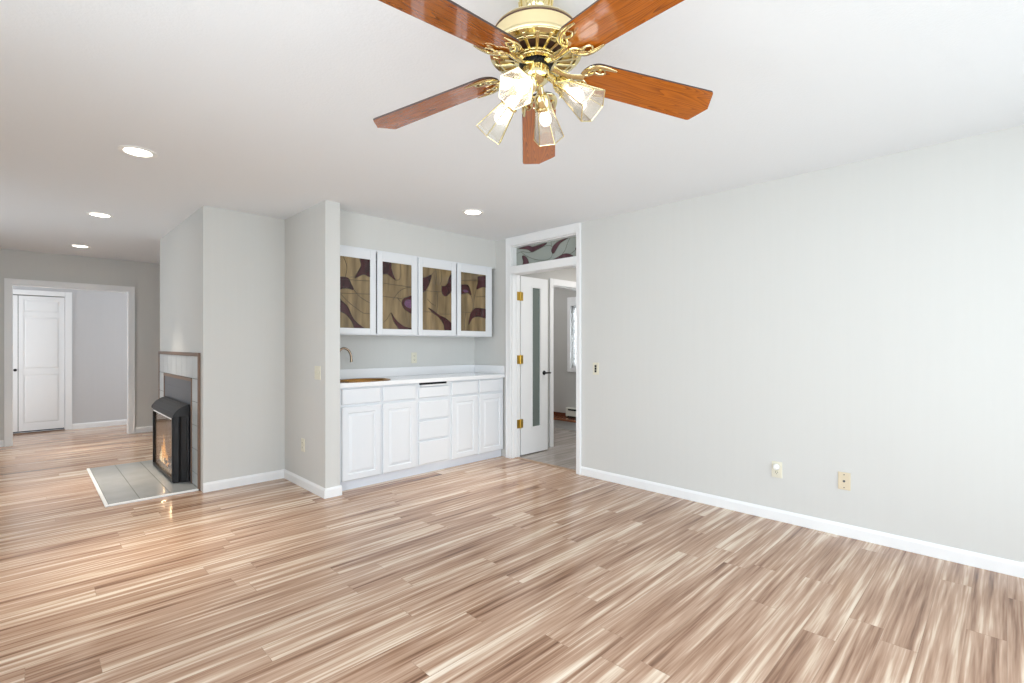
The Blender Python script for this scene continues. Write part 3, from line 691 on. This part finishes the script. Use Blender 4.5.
# ---------------------------------------------------------------- plates on the walls
def plate(name, label, cat, centre, normal, kind, m='ivory', w=0.07, h=0.115, group=None):
    """wall plate; local x along wall, local y out of the wall"""
    ang = {'-x': -PI/2, '-y': 0}[normal]
    r = empty(name, centre, label, cat, 'ivory wall outlets' if cat == 'outlet' else None); r.rotation_euler = (0, 0, ang)
    bm = BM(); prism(bm, [(-w/2, -h/2), (w/2, -h/2), (w/2, h/2), (-w/2, h/2)], lambda p, k: (p[0]*(1 if k == 0 else .95), 0 if k == 0 else -0.006, p[1]*(1 if k == 0 else .97)))
    bmesh.ops.recalc_face_normals(bm, faces=bm.faces[:])
    link('cover_plate', bm, m, r, bevel=0.001)
    if kind == 'duplex':
        for z in (-0.02, 0.02):
            bm = BM(); lathe(bm, [(0.017, 0), (0.017, 0.003)], 20, Matrix.Translation((0, -0.006, z)) @ Matrix.Rotation(PI/2, 4, 'X'))
            rc = link('receptacle', bm, m, r)
            link('slot', boxes((-0.0075, -0.0055, -0.0098, -0.0088, z-0.002, z+0.008), (0.0055, 0.0075, -0.0098, -0.0088, z-0.002, z+0.008), (-0.002, 0.002, -0.0098, -0.0088, z-0.010, z-0.006)), 'dark', rc)
    if kind == 'switch2':
        for x in (-0.023, 0.023):
            bm = BM(); prism(bm, [(-0.005, -0.012), (0.005, -0.012), (0.005, 0.012), (-0.005, 0.012)], lambda p, k: (x+p[0], -0.006-(0.001 if k == 0 else 0.007), p[1]+(0 if k == 0 else 0.004)))
            bmesh.ops.recalc_face_normals(bm, faces=bm.faces[:])
            link('toggle', bm, m, r)
    if kind == 'jack':
        bm = BM(); lathe(bm, [(0.007, 0), (0.007, 0.004), (0.004, 0.005)], 12, Matrix.Translation((0, -0.006, 0)) @ Matrix.Rotation(PI/2, 4, 'X')); link('jack', bm, 'slate', r)
        for z in (-0.042, 0.042):
            bm = BM(); lathe(bm, [(0.0035, 0), (0.003, 0.0015)], 10, Matrix.Translation((0, -0.006, z)) @ Matrix.Rotation(PI/2, 4, 'X')); link('screw', bm, 'lead', r)
    if kind == 'buttons':
        for z in (-0.024, 0, 0.024):
            bm = BM(); box(bm, -0.010, 0.010, -0.011, -0.006, z-0.010, z+0.010); link('button', bm, 'dark', r, bevel=0.002)
    return r
plate('wall_outlet', 'ivory duplex outlet with a white round plug on the right wall', 'outlet', (XR, 1.16, 0.362), '-x', 'duplex')
pl = empty('plug_cap', (XR-0.010, 1.16, 0.384), 'white round plug in the upper socket of the right-wall outlet', 'plug')
bm = BM(); lathe(bm, [(0.021, 0), (0.022, 0.012), (0.018, 0.020), (0.006, 0.023)], 20, Matrix.Rotation(-PI/2, 4, 'Y')); link('plug_body', bm, 'whitep', pl, smooth=True)
plate('cable_plate', 'cream cable jack plate on the right wall, nearest the camera', 'wall plate', (XR, 0.754, 0.36), '-x', 'jack', 'cream')
plate('fan_control', 'ivory wall control with three dark buttons beside the doorway', 'wall control', (XR, 2.73, 1.03), '-x', 'buttons')
plate('light_switch', 'ivory double light switch high on the stub wall', 'light switch', (1.74, 4.07, 1.02), '-x', 'switch2', w=0.115)
plate('wall_outlet', 'ivory outlet low on the stub wall under the light switch', 'outlet', (1.74, 4.375, 0.37), '-x', 'duplex')
plate('wall_outlet', 'ivory outlet above the bar backsplash', 'outlet', (2.97, 4.50, 1.115), '-y', 'duplex', w=0.07)

# ---------------------------------------------------------------- fireplace
fs = empty('fireplace_surround', (1.07, 5.79, 0), 'grey tile fireplace surround with thin copper-brown edging', 'fireplace surround')
bm = BM()
T0, T1 = 1.058, 1.068
def tile(y0, y1, z0, z1): box(bm, T0, T1, y0+0.002, y1-0.002, z0+0.002, z1-0.002)
ys = [4.915+i*(6.655-4.915)/8 for i in range(9)]
for a, b in zip(ys, ys[1:]): tile(a, b, 0.955, 1.155)
zs = [0.016, 0.125, 0.335, 0.545, 0.752, 0.955]
for a, b in zip(zs, zs[1:]): tile(4.915, 5.145, a, b); tile(6.395, 6.655, a, b)
R(link('tiles', bm, 'tile', bevel=0.0015), fs)
R(link('grout', boxes((1.0605, 1.0695, 4.915, 6.655, 0.955, 1.155), (1.0605, 1.0695, 4.915, 5.145, 0.014, 0.955), (1.0605, 1.0695, 6.395, 6.655, 0.014, 0.955)), 'grout'), fs)
bm = BM()
box(bm, 1.050, 1.07, 4.895, 6.68, 1.155, 1.185); box(bm, 1.050, 1.07, 4.895, 4.915, 0.014, 1.155); box(bm, 1.052, 1.07, 6.655, 6.68, 0.014, 1.155)
box(bm, 1.052, 1.07, 5.145, 6.395, 0.925, 0.952); box(bm, 1.052, 1.07, 5.145, 5.168, 0.014, 0.925); box(bm, 1.052, 1.07, 6.36, 6.395, 0.014, 0.925)
R(link('edging', bm, 'copper', bevel=0.002), fs)
R(link('insert_panel', boxes((1.057, 1.067, 5.168, 6.36, 0.016, 0.925), (1.055, 1.057, 5.168, 6.36, 0.835, 0.841)), 'slate'), fs)
hs = empty('hearth', (0.75, 5.7, 0), 'flat grey tile hearth with white edge strip on the floor', 'hearth')
bm = BM()
for a, b in ((0.455, 0.654), (0.654, 0.860), (0.860, 1.068)): box(bm, a+0.002, b-0.002, 4.915, 6.50, 0.002, 0.013)
R(link('hearth_tiles', bm, 'hearth_tile', bevel=0.002), hs)
R(link('grout', boxes((0.455, 1.068, 4.915, 6.50, 0.0005, 0.0115)), 'grout'), hs)
R(link('edge_strip', boxes((0.432, 0.455, 4.892, 6.50, 0.0005, 0.016), (0.455, 1.055, 4.892, 4.915, 0.0005, 0.016)), 'trim', bevel=0.004), hs)

fp = empty('gas_fireplace', (0.97, 5.73, 0.014), 'black gas fireplace insert with curved hood and burning flames', 'fireplace')
A0, A1 = 5.263, 6.20       # front width
bm = BM()
# shell: softly bowed side columns from the front edge back to the wall
def column(sg, ye, yb):
    pr = [(0.935, ye), (0.940, ye-sg*0.006), (0.975, ye-sg*0.016), (0.985, ye-sg*0.014), (0.995, ye-sg*0.022), (1.030, ye-sg*0.036), (1.036, ye-sg*0.044), (1.049, ye-sg*0.048), (1.049, ye+sg*0.028), (0.942, ye+sg*0.028)]
    if sg < 0: pr = pr[::-1]
    prism(bm, pr, lambda p, k: (p[0], p[1], 0.016 if k == 0 else 0.612))
column(1, A0, 5.185); column(-1, A1, 6.29)
box(bm, 0.94, 1.049, A0+0.028, A1-0.028, 0.016, 0.046)
box(bm, 0.94, 1.049, A0+0.028, A1-0.028, 0.580, 0.612)
bmesh.ops.recalc_face_normals(bm, faces=bm.faces[:])
R(link('insert_shell', bm, 'black', bevel=0.002), fp)
bm = BM()
for a in ((A0-0.002, A0+0.022, 0.022, 0.602), (A1-0.022, A1+0.002, 0.022, 0.602)): box(bm, 0.928, 0.94, a[0], a[1], a[2], a[3])
box(bm, 0.928, 0.94, A0+0.022, A1-0.022, 0.022, 0.052); box(bm, 0.928, 0.94, A0+0.022, A1-0.022, 0.592, 0.602)
R(link('door_frame', bm, 'black', bevel=0.003), fp)
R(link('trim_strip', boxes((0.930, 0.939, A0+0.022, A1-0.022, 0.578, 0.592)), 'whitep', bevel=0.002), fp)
R(link('fire_glass', boxes((0.942, 0.946, A0+0.022, A1-0.022, 0.052, 0.578)), 'fire_glass'), fp)
# hood: curved sloping canopy
hp_ = [(1.049, 0.712)]+[(1.042-0.117*u, 0.712-0.03*u-0.06*u**3.2) for u in [i/8 for i in range(9)]]+[(0.925, 0.604), (0.935, 0.612), (1.049, 0.612)]
bm = BM(); prism(bm, hp_, lambda p, k: (p[0], A0-0.05 if k == 0 else A1+0.05, p[1]))
for i in range(1, 8, 2):
    u = i/8; x, z = 1.042-0.117*u, 0.711-0.03*u-0.06*u**3.2
    tube(bm, [(x, A0-0.03, z), (x, A1+0.03, z)], 0.003, 6)
bmesh.ops.recalc_face_normals(bm, faces=bm.faces[:])
R(link('hood', bm, 'black_hood', smooth=True), fp)
yi0, yi1 = A0+0.03, A1-0.03
R(link('firebox', boxes((1.042, 1.048, yi0, yi1, 0.047, 0.579), (0.95, 1.042, yi0, yi0+0.004, 0.047, 0.579), (0.95, 1.042, yi1-0.004, yi1, 0.047, 0.579), (0.95, 1.042, yi0+0.004, yi1-0.004, 0.047, 0.052), (0.95, 1.042, yi0+0.004, yi1-0.004, 0.574, 0.579)), 'firebrick'), fp)
for (y0, z0, y1, z1, x, r_) in ((5.70, 0.075, 6.12, 0.08, 1.00, 0.02), (5.78, 0.10, 6.08, 0.115, 0.985, 0.017), (5.84, 0.13, 6.12, 0.10, 1.01, 0.016)):
    bm = BM(); P = [Vector((x, y0, z0)).lerp(Vector((x+0.01, y1, z1)), i/8) for i in range(9)]
    tube(bm, P, [r_*(0.85+0.3*random.random()) for _ in P], 9)
    R(link('log', bm, 'log', smooth=True), fp)
def flame(x, y, z, h, w, m, lean):
    bm = BM(); n = 14
    P = [(x, y+lean*math.sin(i/n*2.6)*h*0.25, z+h*i/n) for i in range(n+1)]
    rr = [w*max(0.04, (0.45+2.2*i/n) if i/n < 0.25 else (1-(i/n-0.25)/0.75)**1.25) for i in range(n+1)]
    tube(bm, P, rr, 8, flat=1); R(link('flame', bm, m, smooth='all'), fp)
for (y, h, w, l, x) in ((5.78, .08, .012, .3, .985), (5.86, .13, .014, -.3, .99), (5.93, .19, .015, .25, .985), (6.01, .29, .017, -.2, .99), (6.07, .20, .015, -.3, .985), (6.13, .11, .012, -.3, .99)):
    flame(x, y, 0.065, h, w, 'flame', l)
for (y, h, w) in ((5.90, .07, .008), (6.00, .15, .009), (6.06, .10, .008)): flame(0.972, y, 0.08, h, w, 'flame_core', .2)
l = bpy.data.lights.new('fire_glow', 'POINT'); l.energy = 1.0; l.color = (1, 0.66, 0.36); l.shadow_soft_size = 0.0
o = bpy.data.objects.new('fire_glow', l); COL.objects.link(o); o.location = (0.965, 5.85, 0.26)
o = bpy.data.objects.new('fire_glow', l); COL.objects.link(o); o.location = (0.965, 5.5, 0.30)

# ---------------------------------------------------------------- recessed ceiling lights
def can(x, y, label, watts=6.5):
    r = empty('recessed_light', (x, y, CE), label, 'ceiling light', 'recessed ceiling lights')
    bm = BM()
    n = 40; pf = [(0.098, 0), (0.098, -0.004), (0.090, -0.007), (0.074, -0.006), (0.070, -0.002), (0.070, 0)]
    lathe(bm, pf, n, cap=False); bmesh.ops.recalc_face_normals(bm, faces=bm.faces[:])
    link('trim_ring', bm, 'whitep', r, smooth=True)
    bm = BM(); lathe(bm, [(0.0695, -0.001), (0.0695, -0.0025), (0.04, -0.003)], n); link('lens', bm, 'lens', r)
    l = bpy.data.lights.new('can_glow', 'AREA'); l.shape = 'DISK'; l.size = 0.12; l.energy = watts; l.color = (1, 0.91, 0.78); l.spread = math.radians(62)
    o = bpy.data.objects.new('can_glow', l); COL.objects.link(o); o.parent = r; o.location = (0, 0, -0.012)
    return r
can(0.488, 3.755, 'largest recessed light, nearest on the left ceiling')
can(0.479, 5.815, 'middle recessed light of the left ceiling row')
can(0.462, 7.824, 'farthest recessed light, just before the far opening')
can(2.834, 3.355, 'recessed light in front of the bar cabinets', 2.5)

# ---------------------------------------------------------------- ceiling fan
yaw = math.radians(44.73)
ER = Vector((math.cos(yaw), -math.sin(yaw), 0)); ED = Vector((math.sin(yaw), math.cos(yaw), 0))
C0 = ER*0.080+ED*1.65
fan = empty('ceiling_fan', (C0.x, C0.y, CE), 'brass ceiling fan with five oak blades and four glass lamp shades', 'ceiling fan')
Zf = lambda z: z-CE
def fl(name, bm, m, **k): return link(name, bm, m, fan, **k)
bm = BM(); lathe(bm, [(0.030, Zf(2.335)), (0.030, Zf(2.352)), (0.040, Zf(2.356)), (0.050, Zf(2.368)), (0.053, Zf(2.40)), (0.060, Zf(2.425)), (0.066, Zf(2.439))], 36)
for i in range(14):
    a = 2*PI*i/14; tube(bm, [(0.042*math.cos(a), 0.042*math.sin(a), Zf(2.357)), (0.053*math.cos(a), 0.053*math.sin(a), Zf(2.38)), (0.056*math.cos(a), 0.056*math.sin(a), Zf(2.41))], 0.004, 6)
fl('canopy', bm, 'brass', smooth=True)
bm = BM(); lathe(bm, [(0.151, Zf(2.228)), (0.154, Zf(2.234)), (0.151, Zf(2.243)), (0.147, Zf(2.246)), (0.144, Zf(2.286)), (0.139, Zf(2.290)), (0.1395, Zf(2.295)), (0.143, Zf(2.297)), (0.139, Zf(2.303)), (0.10, Zf(2.318)), (0.04, Zf(2.335))], 64)
fl('motor_housing', bm, 'brass_satin', smooth=True)
bm = BM(); lathe(bm, [(0.1435, Zf(2.2865)), (0.1455, Zf(2.2875)), (0.1455, Zf(2.2905)), (0.1405, Zf(2.2915))], 64, cap=False); fl('housing_groove', bm, 'vent')
bm = BM(); lathe(bm, [(0.052, Zf(2.222)), (0.12, Zf(2.232)), (0.146, Zf(2.236))], 48); fl('motor', bm, 'vent')
bm = BM()
def annul(r0, z0, r1, z1, th=0.006):
    lathe(bm, [(r0, Zf(z0)), (r1, Zf(z1)), (r1, Zf(z1)+th), (r0, Zf(z0)+th), (r0, Zf(z0))], 64, cap=False)
annul(0.056, 2.196, 0.070, 2.200); annul(0.064, 2.206, 0.073, 2.208); annul(0.121, 2.214, 0.128, 2.215); annul(0.138, 2.219, 0.154, 2.224)
NR = 20
for i in range(NR):
    a = 2*PI*(i+0.5)/NR; u = Vector((math.cos(a), math.sin(a), 0)); v = Vector((-u.y, u.x, 0))
    for ra, za, rb, zb, wa, wb in ((0.068, 2.2075, 0.124, 2.2145, 0.0035, 0.0065), (0.124, 2.2145, 0.142, 2.219, 0.005, 0.005)):
        p = [u*ra-v*wa, u*rb-v*wb, u*rb+v*wb, u*ra+v*wa]; zz = [za, zb, zb, za]
        lo = [bm.verts.new((q.x, q.y, Zf(z)-0.001)) for q, z in zip(p, zz)]; hi = [bm.verts.new((q.x, q.y, Zf(z)+0.006)) for q, z in zip(p, zz)]
        bm.faces.new(lo); bm.faces.new(hi[::-1])
        for k in range(4): bm.faces.new((lo[k], hi[k], hi[(k+1) % 4], lo[(k+1) % 4]))
bmesh.ops.recalc_face_normals(bm, faces=bm.faces[:])
fl('vent_grille', bm, 'brass', bevel=0.001)
bm = BM(); lathe(bm, [(0.045, Zf(2.182)), (0.050, Zf(2.184)), (0.050, Zf(2.196)), (0.062, Zf(2.199)), (0.064, Zf(2.21))], 40)
for i in range(28):
    a = 2*PI*i/28; tube(bm, [(0.0505*math.cos(a), 0.0505*math.sin(a), Zf(2.184)), (0.0505*math.cos(a), 0.0505*math.sin(a), Zf(2.196))], 0.0028, 5)
fl('flywheel', bm, 'black')
bm = BM(); lathe(bm, [(0.010, Zf(2.112)), (0.016, Zf(2.118)), (0.014, Zf(2.126)), (0.030, Zf(2.132)), (0.044, Zf(2.144)), (0.048, Zf(2.158)), (0.045, Zf(2.168)), (0.047, Zf(2.176)), (0.044, Zf(2.183))], 36)
fl('light_fitter', bm, 'brass', smooth=True)

# blades (local X outward, local Y to the left seen along X, Z up)
def blade_bm():
    bm = BM(); R0, RT = 0.150, 0.66
    w = lambda x: 0.0664+(0.076-0.0664)*(x-0.25)/(RT-0.25)
    half = []
    for i in range(9):
        t = i/8*PI/2; half.append((R0+0.06*(1-math.sin(t)) if False else R0+0.055*(1-math.cos(PI/2-t)), w(0.2)*math.sin(t)**0.8 if t else 0.0))
    half = [(R0+0.055*(1-math.cos(t)), w(0.21)*math.sin(t)) for t in [i/8*PI/2 for i in range(9)]]
    half += [(0.30, w(0.30)), (0.45, w(0.45)), (RT-0.042, w(RT)), (RT-0.036, w(RT)-0.001), (RT-0.031, w(RT)-0.005), (RT-0.003, 0.006)]
    out = half+[(RT, 0)]+[(x, -y) for x, y in half[:0:-1]]
    fs = prism(bm, out, lambda p, k: (p[0], p[1], -0.003 if k == 0 else 0.003))
    bmesh.ops.recalc_face_normals(bm, faces=bm.faces[:])
    for f in bm.faces: f.material_index = 0 if abs(f.normal.z) > 0.9 else 1
    return bm
def iron_bm():
    """brass blade iron: stem from the flywheel, crescent hugging the blade root, inner scroll"""
    bm = BM(); z = -0.009
    tube(bm, spline([(0.050, 0, -0.006), (0.085, 0, -0.016), (0.12, 0, -0.016), (0.16, 0, z)], 6), [0.017-0.006*abs(math.sin(i/18*PI)) for i in range(19)], 8, flat=0.4)
    for s in (-1, 1):
        P = spline([(0.150, 0.004*s, z), (0.158, 0.030*s, z), (0.180, 0.052*s, z), (0.215, 0.061*s, z), (0.258, 0.060*s, z)], 6)
        tube(bm, P, [0.003+0.008*math.sin(PI*min(1, (i+2.5)/(len(P)+1.5)))**1.0 for i in range(len(P))], 8, flat=0.45)
        P = spline([(0.152, 0.006*s, z), (0.172, 0.016*s, z), (0.186, 0.034*s, z), (0.178, 0.050*s, z)], 6)
        tube(bm, P, 0.0048, 7, flat=0.6)
        P = spline([(0.186, 0.034*s, z), (0.206, 0.030*s, z), (0.222, 0.040*s, z), (0.216, 0.052*s, z)], 6)
        tube(bm, P, [0.0055-0.003*i/len(P) for i in range(len(P))], 7, flat=0.6)
        for (x, y) in ((0.170, 0.028*s), (0.200, 0.050*s)): lathe(bm, [(0.0055, z-0.004), (0.006, z-0.002), (0.004, z+0.004)], 10, Matrix.Translation((x, y, -0.002)))
    return bm
TH0, PIT = math.radians(3.12), math.radians(11.43)
bl0 = ir0 = None
for k in range(5):
    th = TH0+2*PI/5*k
    er = ER*math.sin(th)+ED*math.cos(th); ccw = -ER*math.cos(th)+ED*math.sin(th)
    g = lambda v: 0.032*v.dot(ER)-0.0135*v.dot(ED)
    ex = (er+Vector((0, 0, -0.1286+g(er)))).normalized()
    ey = (ccw*math.cos(PIT)+Vector((0, 0, -math.sin(PIT)+g(ccw)*math.cos(PIT)))).normalized()
    ez = ex.cross(ey).normalized(); ey = ez.cross(ex)
    m = Matrix((ex, ey, ez)).transposed().to_4x4()
    m.translation = ER*0.0105+Vector((0, 0, 2.1975-CE))
    if bl0 is None:
        b = bl0 = link('blade', blade_bm(), ['blade', 'blade_edge'], fan); i_ = ir0 = link('blade_iron', iron_bm(), 'brass', b, smooth=True)
    else:
        b = bl0.copy(); COL.objects.link(b); b.parent = fan
        i_ = ir0.copy(); COL.objects.link(i_); i_.parent = b
    b.matrix_local = m

# lamps: local +Z along the lamp axis (down and outwards), origin at the socket root
def hexring(r, z, rot=0): return [Vector((r*math.cos(PI/3*i+rot), r*math.sin(PI/3*i+rot), z)) for i in range(6)]
def socket_bm():
    bm = BM(); lathe(bm, [(0.012, -0.05), (0.013, -0.02), (0.022, -0.012), (0.027, 0.0), (0.028, 0.022), (0.032, 0.026), (0.032, 0.034), (0.024, 0.038)], 24); 
    for i in range(3):
        a = 2*PI*i/3; tube(bm, [(0.026*math.cos(a), 0.026*math.sin(a), 0.03), (0.036*math.cos(a), 0.036*math.sin(a), 0.03)], 0.003, 6)
    return bm
N0, N1, ZA, ZE = 0.029, 0.057, 0.032, 0.148
def glass_bm():
    bm = BM()
    for t, sh in ((0, 0), (0.0025, 1)):
        a = [bm.verts.new(v) for v in hexring(N0-t, ZA)]; b = [bm.verts.new(v) for v in hexring(N1-t, ZE)]
        for i in range(6):
            f = (a[i], a[(i+1) % 6], b[(i+1) % 6], b[i]); bm.faces.new(f if sh == 0 else f[::-1])
        if sh == 0: A, B = a, b
        else:
            for i in range(6):
                bm.faces.new((A[(i+1) % 6], A[i], a[i], a[(i+1) % 6])); bm.faces.new((B[i], B[(i+1) % 6], b[(i+1) % 6], b[i]))
    return bm
def came_bm():
    bm = BM(); a = hexring(N0, ZA); b = hexring(N1, ZE)
    for i in range(6): tube(bm, [a[i], b[i]], 0.0018, 6); tube(bm, [b[i], b[(i+1) % 6]], 0.0019, 6); tube(bm, [a[i], a[(i+1) % 6]], 0.0018, 6)
    return bm
def bulb_bm():
    bm = BM(); lathe(bm, [(0.008, 0.036), (0.010, 0.046), (0.018, 0.060), (0.0215, 0.074), (0.020, 0.086), (0.013, 0.096), (0.003, 0.101)], 20); return bm
proto = None
for (az, dep, roll, zb) in ((17, 39, 0, 2.030), (118, 41, 25, 2.012), (200, 32, 12, 2.016), (305, 41, 20, 2.012)):
    a, d = math.radians(az), math.radians(dep)
    out = (ER*math.sin(a)+ED*math.cos(a))
    ax = (out*math.cos(d)+Vector((0, 0, -math.sin(d)))).normalized()
    xx = Vector((0, 0, 1)).cross(ax).normalized(); yy = ax.cross(xx)
    m = Matrix((xx, yy, ax)).transposed().to_4x4() @ Matrix.Rotation(math.radians(roll), 4, 'Z')
    end = out*0.20+Vector((0, 0, zb-CE))
    m.translation = end-ax*ZE
    if proto is None:
        s_ = link('lamp_socket', socket_bm(), 'brass', fan, smooth=True); bu = link('bulb', bulb_bm(), 'bulb', s_, smooth=True)
        g_ = link('lamp_shade', glass_bm(), 'shade_glass', fan); cm = link('shade_frame', came_bm(), 'brass', g_)
        proto = (s_, bu, g_, cm)
        s2, g2 = s_, g_
    else:
        s2, g2 = proto[0].copy(), proto[2].copy()
        for o in (s2, g2): COL.objects.link(o); o.parent = fan
        for src, par in ((proto[1], s2), (proto[3], g2)):
            c = src.copy(); COL.objects.link(c); c.parent = par
    s2.matrix_local = m; g2.matrix_local = m
